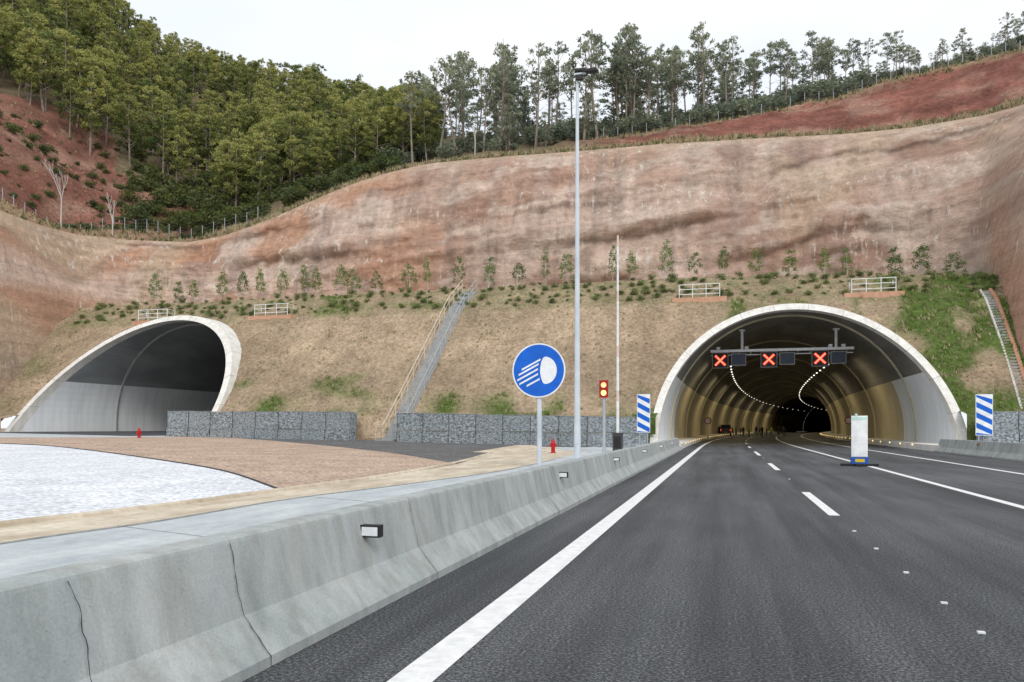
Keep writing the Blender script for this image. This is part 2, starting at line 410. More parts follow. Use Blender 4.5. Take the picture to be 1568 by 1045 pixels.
# ---------- slope
us=np.arange(-84,46.01,.4); 
ss=np.concatenate([[57.0,57.0,57.0,57.0,57.0,57.05],np.arange(57.4,75,.4),[76.5,78,80,83,87,92,98]])
X=np.zeros((len(us),len(ss),3)); C=np.zeros_like(X)
def topz(u): return 15.6-min(max(u,0),30)*.07
def slope_z(u,s):
    inc=2.6+(s-59.2)*.9
    if s<59.2: z=2.25+(s-57)*.16 if not(-27.6<u<-23.6) else max(hl(u),inc)
    else: z=inc
    t=topz(u); e1=t-2.8; se=59.2+(e1-2.6)/.9
    if s>se: z=e1+(s-se)*.62
    if z>t: z=t+(s-(se+2.8/.62))*.12
    return z
skirt=[0,.5,1.0,1.6]
for i,u in enumerate(us):
    for j,s in enumerate(ss):
        z=slope_z(u,s)
        if j<4:
            z=min(skirt[j],z)
        else:
            z+= .16*nf(u*.35,s*.35,3)+.08*nf(u*2,s*1.5,9)+ (.16*max(0,nf(u*.9,s*.08,5)) if s<74 else 0)
        X[i,j]=(u,s,z)
        n1=nf(u*.12,s*.2,20,3); n2=nf(u*.9,s*.9,30,3); n3=nf(u*.55,s*.10,35,3)
        tan=np.array((.47,.36,.25))*(1+.25*n1+.14*n3)
        br=np.array((.34,.245,.165)); gr=np.array((.125,.18,.05)); ol=np.array((.25,.245,.12))
        hb=max(0,min(.8,max(0,n2)*.6+ .6*max(0,nf(u*.1,s*.12,33,3)) ))
        c=tan*(1-hb)+br*hb
        g=0
        if z<4.8: g=max(g,min(1,max(0,(4.8-z)/2.4)*(.35+3.0*nf(u*.25,1+s*.1,40,2))))
        if u>11.5: g=max(g,min(1,max(0,(u-11.5)/3)*(.72+1.9*nf(u*.3,s*.25,50,3))))
        if u<-66: g=max(g,.7*max(0,nf(u*.3,s*.3,51,3)))
        g=max(g,.6*max(0,min(1,(nf(u*.14,s*.3,60,3)-.5)*5)))
        if z>topz(u)-3.2 and s<76: 
            h_=.42+.7*nf(u*.6,s*.8,70,3)
            c=lerp3(c,ol,max(0,min(.8,h_)))
        for q,rr in((LU,LR_),(RU,RR)):
            if abs(u-q)<5.5 and 67.5<s<70: g=max(g,.35+nf(u*.5,s*.5,80,2))
        g=min(1,max(0,g)); C[i,j]=c*(1-g)+gr*g
keep=np.ones((len(us)-1,len(ss)-1),bool)
for i in range(len(us)-1):
    for j in range(len(ss)-1):
        c=(X[i,j]+X[i+1,j+1])/2
        for uc,z0,R in((RU,RZ,RR),(LU,LZ,LR_)):
            du=c[0]-uc; dz=c[2]-z0
            if (dz<=1.2 and abs(du)<R-.2) or (dz>1.2 and math.hypot(du,dz-1.2)<R-.25): keep[i,j]=False
m_slope=attrmat('straw_slope',.9,.5,3.2,.22,3,.66)
grid('slope_ground',X,[m_slope],C,keep)
slope_at=slope_z
def in_tun(u,s,z):
    for uc,z0,R in((RU,RZ,RR),(LU,LZ,LR_)):
        if abs(u-uc)<R+.2 and math.hypot(u-uc,max(0,z-z0-1.2))<R+.2: return True
    return False
def tufts(name,plist,mats,h=(.15,.4),nb=5):
    V=[];Fc=[];Mi=[]
    for idx,(p,hs,m) in enumerate(plist):
        for k in range(nb):
            a=random.random()*6.28; r=random.random()*.22*hs; hh=random.uniform(*h)*hs; w=.02+.035*hs
            bx=p[0]+r*math.cos(a);by=p[1]+r*math.sin(a); b2=random.random()*6.28; lx=math.cos(b2)*hh*.5;ly=math.sin(b2)*hh*.5
            o=len(V); V+=[(bx-w*math.sin(a),by+w*math.cos(a),p[2]-.03),(bx+w*math.sin(a),by-w*math.cos(a),p[2]-.03),(bx+lx,by+ly,p[2]+hh)]
            Fc.append((o,o+1,o+2)); Mi.append(m)
    me=bpy.data.meshes.new(name); me.from_pydata(V,[],Fc)
    for m in mats: me.materials.append(m)
    me.polygons.foreach_set('material_index',Mi); me.update()
    o=bpy.data.objects.new(name,me); sc.collection.objects.link(o); return o
pl=[]
i_of=lambda u:int(round((u+84)/.4))
for _ in range(24000):
    u=random.uniform(-78,30); s=random.uniform(57.3,74.5); z=slope_at(u,s)
    if in_tun(u,s,z): continue
    jj=max(5,min(len(ss)-1,6+int((s-57.4)/.4)))
    c=C[min(len(us)-1,i_of(u)),jj]; green=c[1]>c[0]*.96
    if green: pl.append(((u,s,z),random.uniform(.4,1.1),random.choice((0,0,0,1,3))))
    elif random.random()<.3: pl.append(((u,s,z),random.uniform(.25,.65),random.choice((1,1,3))))
tufts('grass',pl,[m_grass,m_dry,m_scrub,m_shr],nb=6)
# ---------- rock wall
cols=[(-250,700,60,285,66),(-100,640,69,300,75),(0,592,77,322,83),(60,532,83,345,89),(120,478,90,360,96),(200,466,96,368,101),(290,442,97,371,103),(340,440,96,362,102),(400,440,95,341,101),(450,438,94,320,101),(500,438,92,298,100),(550,437,91,278,99.5),(600,436,90,263,99),(660,435,89,250,98),(760,434,87,241,97),(883,432,85,232,95),(1000,428,83,222,93),(1150,425,80,213,91),(1300,420,77,205,88),(1400,420,74,195,85),(1500,428,69,178,82),(1535,500,61,170,80),(1568,580,54.5,160,78),(1680,660,47,130,72),(1800,690,42,100,68)]
cols=np.array(cols,float)
pxs=np.linspace(-250,1800,640)
def ci(k,sm=7):
    y=np.interp(pxs,cols[:,0],cols[:,k]); kern=np.ones(sm)/sm; yp=np.pad(y,sm//2,mode='edge'); return np.convolve(yp,kern,'valid')
pyb,db,pyt,dt=[ci(k) for k in(1,2,3,4)]
T=np.linspace(0,1,110); X=np.zeros((len(pxs),len(T),3)); C=np.zeros_like(X)
pale=np.array((.66,.505,.42)); pink=np.array((.54,.365,.285)); org=np.array((.53,.29,.18)); brn=np.array((.33,.20,.15)); och=np.array((.62,.49,.36)); grey=np.array((.40,.315,.275)); lite=np.array((.74,.62,.53)); salm=np.array((.62,.37,.265))
for i,px in enumerate(pxs):
    B=np.array(P(px,pyb[i],db[i])); Tp=np.array(P(px,pyt[i],dt[i])); B[2]-=3.5
    for j,t in enumerate(T):
        th=t**2.0*.75+.25*t
        p=np.array([B[0]+(Tp[0]-B[0])*th,B[1]+(Tp[1]-B[1])*th,B[2]+(Tp[2]-B[2])*(1-(1-t)**1.15)])
        w=min(1,(1-t)*6)
        x,y,z=p; st=z-.13*x
        lw=2*nf(x*.05,3,5,3)+.5*nf(x*.4,3,6,3)
        d=1.6*nf(x*.06,z*.06,1,3)+.65*nf(x*.22,z*.3+.03*x,2,4)+.25*nf(x*1.0,z*1.2,6,3)
        led=nf(x*.02,st*.38,11,3); d+=.8*max(0,led-.05)
        d+=.42*nf(x*.8,z*.06,15,3)
        cre_shade=0
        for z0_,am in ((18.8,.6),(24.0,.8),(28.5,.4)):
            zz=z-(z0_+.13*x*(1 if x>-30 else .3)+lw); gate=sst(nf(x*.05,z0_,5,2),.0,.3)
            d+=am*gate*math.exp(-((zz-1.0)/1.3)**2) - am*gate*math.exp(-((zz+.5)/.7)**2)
            cre_shade=max(cre_shade,gate*math.exp(-((zz+.15)/.25)**2))
        X[i,j]=(p[0]+SA*d*w*.9,p[1]-CA*d*w*.9,p[2]+.1*d*w)
        c=lerp3(pink,pale,sst(nf(x*.05,st*.10,21,4),-.3,.25))
        c=lerp3(c,brn,.5*sst(nf(x*.09,st*.20,22,5),.12,.45))
        c=lerp3(c,grey,.5*sst(nf(x*.45,z*.05,23,4),.10,.4))
        c=lerp3(c,lite,.6*sst(nf(x*.16,st*.35,31,4),.10,.4))
        c=lerp3(c,och,.5*sst(nf(x*.07,z*.08,24,3),.1,.35)*(1 if x>5 else .3))
        lf=sst(-x,22,45); c=lerp3(c,org,.75*lf*sst(nf(x*.08,z*.12,25,3),-.15,.2))
        c=lerp3(c,och*.95,.7*sst(-x,62,70)*(1-sst(-x,78,84))*sst(nf(x*.3,z*.04,27,3),-.2,.1))
        c=c*(1+.16*nf(x*.04,st*1.3,26,3)+.18*nf(x*.9,z*.08,29,3))
        c=c*(1-.35*cre_shade)  # shadow lines under the ledges, painted into the rock colour
        if px>1505: c=lerp3(c,salm,.85*sst(px,1505,1525)*(1-sst(t,.30,.5)))
        if t>.93: c=lerp3(c,och,.4)
        C[i,j]=c
m_rock,nt,b=newmat('cut_rock',.9,0,.15)
at=nd(nt,'ShaderNodeAttribute',attribute_name='Col'); base=at.outputs['Color']
strat=nz(nt,pos(nt,(.08,.08,.8),(0,.13,0)),1.1,6,.7)
base=mix(nt,.25,base,ramp(nt,strat,[(.36,(.62,.56,.52)),(.5,(1,1,1)),(.68,(1.14,1.1,1.06))]),'MULTIPLY')
stre=nz(nt,pos(nt,(1,1,.12)),1.9,4,.6); msk=nz(nt,pos(nt,(.7,.7,2.2)),.13,4)
sf=ramp(nt,stre,[(.57,(0,0,0)),(.64,(1,1,1))]); mk=ramp(nt,msk,[(.50,(0,0,0)),(.57,(.8,.8,.8))])
base=mix(nt,mix(nt,1.0,sf,mk,'MULTIPLY'),base,(.80,.73,.65))
st2=nz(nt,pos(nt,(1,1,.07),(0,0,.4)),.9,5,.65)
base=mix(nt,ramp(nt,st2,[(.55,(0,0,0)),(.68,(.42,.42,.42))]),base,(.28,.21,.18))
fr=nz(nt,pos(nt),1.5,8,.78); base=mix(nt,1.0,base,ramp(nt,fr,[(.3,(.74,.71,.68)),(.7,(1.2,1.2,1.2))]),'MULTIPLY')
nt.links.new(base,b.inputs['Base Color'])
bh=nd(nt,'ShaderNodeMath',{0:fr,1:strat},operation='ADD').outputs[0]; bump(nt,b,bh,.9,.5)
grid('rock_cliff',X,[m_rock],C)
ctl={-250:[(285,66),(270,80),(150,100),(60,130),(-100,180),(-150,260)],
-100:[(300,75),(290,86),(150,108),(80,135),(-80,182),(-110,260)],
0:[(322,83),(312,92),(165,112),(110,140),(-40,185),(-60,260)],
120:[(360,96),(352,104),(235,122),(160,150),(20,190),(0,260)],
200:[(368,101),(362,108),(275,125),(190,150),(65,190),(60,260)],
290:[(371,103),(364,110),(310,125),(235,150),(115,190),(100,260)],
400:[(341,101),(335,108),(295,125),(230,150),(145,185),(140,260)],
500:[(298,100),(294,106),(272,125),(235,150),(170,180),(170,260)],
600:[(263,99),(260,105),(250,120),(235,140),(205,170),(215,260)],
750:[(242,97),(238,103),(230,115),(222,130),(212,150),(230,260)],
883:[(232,95),(226,101),(216,112),(210,125),(205,140),(230,260)],
1000:[(222,93),(216,98),(203,108),(198,120),(194,135),(215,260)],
1150:[(213,91),(207,95),(178,106),(172,118),(170,135),(190,260)],
1300:[(205,88),(198,92),(145,104),(140,116),(138,130),(150,260)],
1400:[(195,85),(187,89),(117,102),(112,114),(110,130),(120,260)],
1500:[(178,82),(170,86),(92,100),(86,112),(84,130),(90,260)],
1568:[(160,78),(152,82),(74,96),(68,110),(64,130),(80,260)],
1800:[(100,68),(92,72),(10,86),(0,100),(-5,120),(0,260)]}
kx=sorted(ctl); 
px2=np.linspace(-250,1800,420); NR=6; sub=10
rows=[]
for r in range(NR):
    py=np.interp(px2,kx,[ctl[k][r][0] for k in kx]); dd=np.interp(px2,kx,[ctl[k][r][1] for k in kx])
    if r==0: py=np.interp(px2,pxs,pyt); dd=np.interp(px2,pxs,dt)
    elif r>0:
        kern=np.ones(15)/15; py=np.convolve(np.pad(py,7,mode='edge'),kern,'valid'); dd=np.convolve(np.pad(dd,7,mode='edge'),kern,'valid')
    rows.append((py,dd))
nr=(NR-1)*sub+1; TX=np.zeros((len(px2),nr,3)); TC=np.zeros_like(TX)
for i,px in enumerate(px2):
    for j in range(nr):
        r=min(NR-2,j//sub); t=j/sub-r
        p0=np.array(P(px,rows[r][0][i],rows[r][1][i])); p1=np.array(P(px,rows[r+1][0][i],rows[r+1][1][i])); p=p0*(1-t)+p1*t
        rr=j/sub; w=min(1,rr*2)
        n=.5*nf(p[0]*.12,p[1]*.12,7,4)+.22*nf(p[0]*.5,p[2]*.5,8,3)
        if px<340 and rr<3: n+=2.2*nf(p[0]*.09,p[1]*.05,9,3)+1.0*nf(p[0]*.3,p[2]*.15,19,3)
        if px>850 and rr<2: n+=.6*nf(p[0]*.25,p[2]*.5,19,3)
        p[2]+=n*w*1.0
        TX[i,j]=p
        floor=np.array((.20,.16,.10)); red=np.array((.25,.105,.080)); och=np.array((.40,.31,.19)); 
        n1=nf(p[0]*.25,p[1]*.25,p[2]*.2,3)
        c=floor.copy()
        redA=0
        if px>850 and rr<2.05: redA=min(1,(px-850)/120)
        if px<345 and rr<2.1: redA=.95 if n1<.2 else .35
        if px<180 and rr<2.6: redA=max(redA,.8)
        if redA>0: 
            rc=red*(1+.5*nf(p[0]*.08,p[2]*.9,12,3)+.35*nf(p[0]*.1,p[2]*.2,13,3)); rc=lerp3(rc,np.array((.42,.26,.20)),.6*sst(nf(p[0]*.15,p[2]*.4,14,3),.05,.4)); c=c*(1-redA)+rc*redA
        if rr<.9+.3*n1:
            o_=.7 if px>340 else .35
            if px>900 and rr>.45: o_*=.35
            c=c*(1-o_)+och*o_
        elif 1.9<rr<2.4 and px>900: c=c*.5+och*.5
        TC[i,j]=c
grid('hillside_terrain',TX,[attrmat('hill_soil',.9,.3,2.2,.25,1.5)],TC)
def terr(px,r):
    i=(px+250)/2050*(len(px2)-1); j=r*sub; i=min(max(i,0),len(px2)-2.001); j=min(max(j,0),nr-2.001)
    a,b_=int(i),int(j); fi,fj=i-a,j-b_
    return TX[a,b_]*(1-fi)*(1-fj)+TX[a+1,b_]*fi*(1-fj)+TX[a,b_+1]*(1-fi)*fj+TX[a+1,b_+1]*fi*fj
# ---------- plants
def leaves(mb,c,rad,n,size,m):
    c=np.array(c)
    d=rng.normal(size=(n,3)); d/=np.linalg.norm(d,axis=1)[:,None]; r=rng.random(n)**.5
    p=c+d*r[:,None]*np.array(rad)
    a=rng.normal(size=(n,3)); a/=np.linalg.norm(a,axis=1)[:,None]; b_=np.cross(a,rng.normal(size=(n,3))); b_/=np.linalg.norm(b_,axis=1)[:,None]
    sz=size*(.6+.8*rng.random(n))[:,None]
    v0=p-a*sz; v1=p+b_*sz*.5; v2=p+a*sz; v3=p-b_*sz*.5
    o=len(mb.v); V=np.stack([v0,v1,v2,v3],1).reshape(-1,3); mb.v+=V.tolist()
    mb.f+=[(o+4*k,o+4*k+1,o+4*k+2,o+4*k+3) for k in range(n)]; mb.m+=[m]*n
def pine(name,L,kind,seed,h=10.):
    random.seed(seed); mb=MB(); bend=(random.uniform(-.7,.7),random.uniform(-.7,.7))
    def tp(t): return Vector((bend[0]*math.sin(t*2.2),bend[1]*math.sin(t*2.6),t*h))
    r0=.014*h
    for i in range(8): 
        mb.cyl(tp(i/8),tp((i+1)/8),r0*(1-.85*i/8),r0*(1-.85*(i+1)/8),n=6,m=0,cap=False)
    if kind=='ridge': c0=random.uniform(.4,.55); R=random.uniform(1.9,2.5); nc=26
    elif kind=='thin': c0=random.uniform(.5,.62); R=random.uniform(1.4,2.1); nc=18
    elif kind=='low': c0=random.uniform(.15,.28); R=random.uniform(1.9,2.4); nc=36
    else: c0=random.uniform(.2,.34); R=random.uniform(2.1,2.9); nc=38
    lean=random.uniform(0,6.28)
    for i in range(nc):
        t=c0+(1-c0)*((i+random.random())/nc)
        q=(t-c0)/(1-c0)
        w=R*(math.sin(math.pi*min(1,q*.78+.18))**.75)
        a=i*2.4+random.uniform(-.8,.8); rr=w*random.uniform(.3,1.08)*(1+.2*math.cos(a-lean))
        base=tp(max(.1,t-.10)); c=tp(min(t,.96))+Vector((rr*math.cos(a),rr*math.sin(a),random.uniform(-.45,.3)))
        if i%2==0 or kind!='full': mb.cyl(base,c,.05*(1.3-q),.015,n=4,m=0,cap=False)
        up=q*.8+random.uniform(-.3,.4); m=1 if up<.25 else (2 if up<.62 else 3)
        cr=random.uniform(.38,.88)*(1.0 if kind!='thin' else .8)*(1.12-.3*q)
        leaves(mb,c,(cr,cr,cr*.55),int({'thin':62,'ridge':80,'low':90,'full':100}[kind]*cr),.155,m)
    for i in range(8):
        t=random.uniform(c0*.5,c0); a=random.random()*6.28; l=random.uniform(.5,1.4); b0=tp(t); mb.cyl(b0,b0+Vector((l*math.cos(a),l*math.sin(a),l*.25)),.03,.01,n=4,cap=False)
    o=mb.obj(name,[m_bark]+L); me=o.data; bpy.data.objects.remove(o); return me
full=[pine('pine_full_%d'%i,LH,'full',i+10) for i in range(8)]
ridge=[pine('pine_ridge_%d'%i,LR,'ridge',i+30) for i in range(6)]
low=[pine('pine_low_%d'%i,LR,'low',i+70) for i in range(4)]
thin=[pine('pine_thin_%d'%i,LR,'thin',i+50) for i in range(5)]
random.seed(99)
def bush(name,L,seed):
    random.seed(seed); mb=MB()
    for i in range(9):
        a=random.random()*6.28; r=random.random()*.6; c=(r*math.cos(a),r*math.sin(a),random.uniform(.25,.8)); mb.cyl((0,0,0),c,.03,.01,n=4,cap=False)
        leaves(mb,c,(.4,.4,.35),55,.09,1+i%(len(L)))
    o=mb.obj(name,[m_bark]+L); me=o.data; bpy.data.objects.remove(o); return me
bush_d=[bush('scrub_%d'%i,[m_scrub,LH[0]],i) for i in range(3)]
bush_r=[bush('rscrub_%d'%i,[LR[1],LR[0]],i+20) for i in range(3)]
bush_s=[bush('shrub_%d'%i,[m_sap,m_shr],i+5) for i in range(3)]
random.seed(5)
tops=[(-250,-150),(100,-60),(190,-5),(240,32),(330,76),(400,84),(500,98),(580,122),(600,128),(640,104),(700,86),(760,64),(850,66),(880,60),(900,38),(960,36),(1020,60),(1080,36),(1150,60),(1240,46),(1310,58),(1370,44),(1415,85),(1440,62),(1500,48),(1530,40),(1568,12),(1800,-60)]
tx=[t[0] for t in tops]; ty=[t[1] for t in tops]
ef=empty('pine_forest'); cnt=0
for k in range(900):
    px=random.uniform(-230,660); r=random.uniform(1.3,4.3) if k%3 else random.uniform(2.9,4.3)
    if px<330 and r<2.0+.4*max(0,(190-px)/190): continue
    if px<345 and r<2.2 and random.random()<.5: continue
    if px>480 and r<1.5: continue
    p=terr(px,r); q=proj(p)
    want=(q[1]-np.interp(px,tx,ty))*q[2]/F
    h=random.uniform(6.5,12)*(1.2 if px<200 else 1)
    if r>3.4: h=min(h,max(4,want*random.uniform(.75,1.04)))
    if want<3.2: continue
    h=min(h,want)
    wv=h/10*random.uniform(.75,1.2)
    inst(random.choice(full),'pine_%d'%cnt,(p[0],p[1],p[2]-.2),(wv,wv,h/10),random.random()*6.28,ef); cnt+=1
er=empty('ridge_pine_woodland')
for k in range(195):
    px=random.uniform(610,1760); r=random.uniform(2.2,4.2) if px>900 else random.uniform(1.5,4.0)
    if px>1390: 
        if random.random()<.15: continue
    p=terr(px,r); q=proj(p); want=(q[1]-np.interp(px,tx,ty))*q[2]/F
    lowt=(k%5<2) and px<1380
    h=want*(random.uniform(.35,.6) if lowt else random.uniform(.7,1.02))
    if h<2.5: continue
    w=h/10*random.uniform(.7,1.0) if h<14 else h/10*random.uniform(.6,.8)
    if lowt: w*=1.25
    inst(random.choice(low if lowt else ridge+thin),'pine_%d'%k,(p[0],p[1],p[2]-.2),(w,w,h/10),random.random()*6.28,er)
for px,topy,r in [(632,103,1.3),(672,84,1.5),(700,82,1.6),(765,60,1.7),(775,68,2.4),(820,66,1.6),(850,64,2.0),(915,38,2.0),(965,36,2.3),(740,95,1.4),(1080,34,2.3),(1372,44,2.3),(1440,56,2.4),(1242,46,2.4),(610,120,2.2),(1475,40,2.5),(1548,14,2.5)]:
    p=terr(px,r); q=proj(p); h=(q[1]-topy)*q[2]/F
    w=h/10*.9
    inst(random.choice(thin+ridge[:1]),'pine_tree',(p[0],p[1],p[2]-.2),(w,w,h/10),random.random()*6.28)
eb=empty('scrub_undergrowth')
for k in range(860):
    src=bush_d
    if k<380:
        px=random.uniform(580,1700); r=random.uniform(1.4,3.8) if px<900 else random.uniform(2.1,3.8); sz=random.uniform(.8,2.6); src=bush_r
        if px>1330: sz*=.5
    elif k<610: px=random.uniform(190,600); r=random.uniform(.9,3); sz=random.uniform(1,2.6)
    else: px=random.uniform(-200,340); r=random.uniform(.5,2.3); sz=random.uniform(.3,1.3)
    p=terr(px,r); inst(random.choice(src),'bush_%d'%k,(p[0],p[1],p[2]-.1),(sz*1.2,sz*1.2,sz),random.random()*6.28,eb)
pl=[]
for _ in range(5200):
    px=random.uniform(-200,1750); r=abs(random.gauss(0,.4))
    if px>900 and random.random()<.35: r=random.uniform(1.85,2.3)
    if px<340 and random.random()<.4: r=random.uniform(.3,2.2)
    p=terr(px,r); pl.append((tuple(p),random.uniform(.7,1.9),random.choice((0,0,0,1,2))))
tufts('dry_grass',pl,[m_dry,m_scrub,m_shr],nb=6)
def bare(name,base,h,seed):
    random.seed(seed); mb=MB()
    def br(p,d,l,r,dep):
        q=p+d*l; mb.cyl(p,q,r,r*.65,n=5,cap=False)
        if dep==0: return
        for k in range(3 if dep>1 else 4):
            nd_=(d+Vector((random.uniform(-.35,.35),random.uniform(-.35,.35),random.uniform(.0,.5)))).normalized(); br(p+d*l*random.uniform(.6,1),nd_,l*random.uniform(.45,.7),r*.55,dep-1)
    br(Vector((0,0,0)),Vector((.03,0,1)),h*.42,.10,4)
    o=mb.obj(name,[m_barkl]); o.location=base; return o
bare('bare_tree',P(93,352,94),9.0,3); bare('bare_tree',P(172,362,101),6.5,4); bare('bare_tree',tuple(terr(727,.8)),5.5,8)
def sapling(seed):
    random.seed(seed); mb=MB(); mb.cyl((0,0,-.2),(.05,0,2.6),.04,.018,n=5); sl=random.uniform(.35,.6)
    for i in range(17):
        t=.28+.72*i/17; a=i*2.4; w=sl*math.sin(math.pi*min(1,.15+t*.8)); c=(w*math.cos(a),w*math.sin(a),t*3.0+random.uniform(-.25,.25))
        mb.cyl((0,0,t*2.6-.2),c,.012,.006,n=4,cap=False); leaves(mb,c,(.28,.28,.3),32,.085,1+(i+seed)%2)
    o=mb.obj('sap',[m_barkl,m_sap,LH[1] if seed%2 else m_sap]); me=o.data; bpy.data.objects.remove(o); return me
saps=[sapling(i) for i in range(6)]
random.seed(3)
for px in [238,272,296,338,370,400,432,470,484,520,543,577,628,655,702,748,792,836,868,938,968,1018,1062,1107,1154,1208,1263,1298,1372,1408,1464]:
    s=random.uniform(74.8,77); k=(px-784)/F; u=s*(k*CA-SA)/(k*SA+CA); z=slope_at(u,s)
    w=random.uniform(.8,1.3); o=inst(random.choice(saps),'sapling',(u,s,z-.1),(w,w,random.uniform(.7,1.15)),random.random()*6.28); o.rotation_euler[0]=random.uniform(-.1,.1); o.rotation_euler[1]=random.uniform(-.1,.1)
es=empty('shrub_planting')
k=0
for row,s0 in enumerate((70.9,71.9,72.9,73.8,74.6)):
    u=-70
    while u<26:
        u+=random.uniform(.6,1.7); s=s0+random.uniform(-.3,.3)
        if random.random()<.25: continue
        sz=random.uniform(.18,.55); inst(random.choice(bush_s),'shrub_%d'%k,(u,s,slope_at(u,s)-.02),(sz*1.3,sz*1.3,sz),random.random()*6.28,es); k+=1
# ---------- fences
def fence(name,pts,h):
    mb=MB(); L=[Vector(p) for p in pts]
    for a,b_ in zip(L[:-1],L[1:]):
        mb.cyl(a,a+Vector((0,0,h)),.04,n=5)
        for t in(.25,.5,.75,1): mb.cyl(a+Vector((0,0,h*t)),b_+Vector((0,0,h*t)),.01,n=3,cap=False)
    mb.obj(name,[m_galv])
fence('wire_fence',[terr(px,.55) for px in range(-200,420,17)],1.8)
fence('wire_fence',[terr(px,2.08) for px in range(880,1760,22)],1.4)
# ---------- gabions
m_gab,nt,b=newmat('gabion_stone',.9)
vor=nd(nt,'ShaderNodeTexVoronoi',{'Vector':pos(nt,(1,1,1.4)),'Scale':7.5})
col=ramp(nt,vor.outputs['Color'],[(.1,(.22,.25,.27)),(.5,(.31,.345,.365)),(.9,(.43,.46,.48))])
col=mix(nt,1.0,col,ramp(nt,vor.outputs['Distance'],[(.4,(1,1,1)),(.75,(.42,.42,.42))]),'MULTIPLY')
nt.links.new(col,b.inputs['Base Color']); bump(nt,b,vor.outputs['Distance'],-.6,.06)
def gabion(u0,u1,z1a,z1b,s=54.9):
    mb=MB(); n=max(1,round((u1-u0)/2)); w=(u1-u0)/n
    for i in range(n):
        zt=z1a+(z1b-z1a)*(i+.5)/n
        for lv in range(2):
            hh=zt/2; off=random.uniform(-.03,.03)
            mb.box((u0+w*(i+.5),s+off+lv*.12,hh*(lv+.5)+random.uniform(-.04,.04)),(w-.02,1.2,hh-.02),0,rz=random.uniform(-.01,.01))
            for k in range(2):
                y=s+off+lv*.12-.62
                mb.box((u0+w*i+.01,y,hh*(lv+.5)),(.02,.02,hh),1)
                mb.box((u0+w*(i+.5),y,hh*(lv+k)),(w,.02,.02),1)
    mb.obj('gabion_wall',[m_gab,m_grey])
gabion(-44,-27.6,2.85,2.7); gabion(-23.7,-5.2,2.6,2.2); gabion(15.5,44,2.5,2.5,55.5)
# ---------- stairs
e=empty('slope_stairs'); mb=MB(); N=64; s0,z0=55.6,.5; s1=73.9
U0,U1=-25.25,-24.45
def stz(t): 
    s=s0+(s1-s0)*t; return max(slope_at(-25.2 if s<59.2 else -23.5,s),hl(-25))+.16
for i in range(N):
    t=(i+.5)/N; u=U0+(U1-U0)*t; s=s0+(s1-s0)*t; z=stz(t)
    mb.box((u,s,z-.15),(1.4,(s1-s0)/N*1.02,.3),0)
    mb.box((u,s-(s1-s0)/N*.5,z-.14),(1.36,.012,.24),1)
mb.obj('steps',[m_step,m_grey],e)
mb=MB()
for sd in(-.75,.75):
    pr=None
    for i in range(0,17):
        t=i/16; p=Vector((U0+(U1-U0)*t+sd,s0+(s1-s0)*t,stz(t)))
        mb.cyl(p-Vector((0,0,.2)),p+Vector((0,0,1.1)),.03,n=6,m=0 if sd>0 else 1)
        if pr:
            for h in(.55,1.1): mb.cyl(pr+Vector((0,0,h)),p+Vector((0,0,h)),.035 if h>1 else .022,n=6,m=0 if sd>0 else 1,cap=False)
        pr=p
mb.obj('railings',[m_galv,noisy('wood_rail',(.58,.50,.40),(.72,.64,.52))],e)
m_orange=noisy('orange_concrete',(.50,.27,.17),(.60,.36,.25))
for x0,x1 in((212,256),(390,440),(1040,1102),(1304,1372)):
    s=70.4; c=[]
    for px in(x0,x1):
        k=(px-784)/F; c.append(s*(k*CA-SA)/(k*SA+CA))
    z=slope_at(c[0],s)+.25; mb=MB(); w=c[1]-c[0]
    mb.box(((c[0]+c[1])/2,s,z-.4),(w+1.2,.6,.65),1)
    n=3
    for i in range(n+1): 
        u=c[0]+w*i/n; mb.cyl((u,s,z-.12),(u,s,z+1.1),.035,n=6)
    for h in(.25,.68,1.1): mb.cyl((c[0],s,z+h),(c[1],s,z+h),.032,n=6)
    for u in c:
        for h in(.68,1.1): mb.cyl((u,s,z+h),(u,s+1.2,z+h),.028,n=6)
        mb.cyl((u,s+1.2,z-.2),(u,s+1.2,z+1.1),.03,n=6)
    mb.obj('guard_rail',[m_white,m_orange])
mb=MB()
for i in range(44):
    t=i/43; px=1508+64*t; s=70.6-11.3*t; k=(px-784)/F; u=s*(k*CA-SA)/(k*SA+CA); z=slope_at(u,s)
    mb.box((u-.34,s,z+.02),(.12,.30,.32),0); mb.box((u+.38,s,z+.05),(.22,.32,.36),2)
    mb.box((u,s,z-.02),(.56,.28,.14),1)
mb.obj('drainage_channel',[m_collar,m_grey,m_orange])
# ---------- lamp post
b0=GL(884,705); d0=proj(b0)[2]; zt=H+(655-114)/F*d0
mb=MB(); mb.cyl(b0,(b0[0],b0[1],b0[2]+.03),.26,n=16); mb.cyl(b0,(b0[0],b0[1],b0[2]+1.5),.15,.145,n=16); mb.cyl((b0[0],b0[1],b0[2]+1.5),(b0[0],b0[1],zt),.135,.06,n=16)
mb.box((b0[0]+.12,b0[1],zt),(.5,.08,.08),0)
mb.box((b0[0]+.55,b0[1]+.05,zt+.1),(.62,.5,.09),1,rx=.15); mb.box((b0[0]+.12,b0[1]+.2,zt+.16),(.5,.45,.1),1,rx=-.2); mb.box((b0[0]+.1,b0[1]-.1,zt-.2),(.3,.2,.2),1)
mb.box((b0[0],b0[1]-.15,b0[2]+.9),(.14,.02,.4),0)
for a in range(4): mb.cyl((b0[0]+.2*math.cos(a*1.57+.8),b0[1]+.2*math.sin(a*1.57+.8),b0[2]),(b0[0]+.2*math.cos(a*1.57+.8),b0[1]+.2*math.sin(a*1.57+.8),b0[2]+.08),.025,n=6)
mb.obj('street_lamp',[noisy('pole_grey',(.52,.58,.64),(.64,.69,.74),1,.5,metal=.05),m_dark])
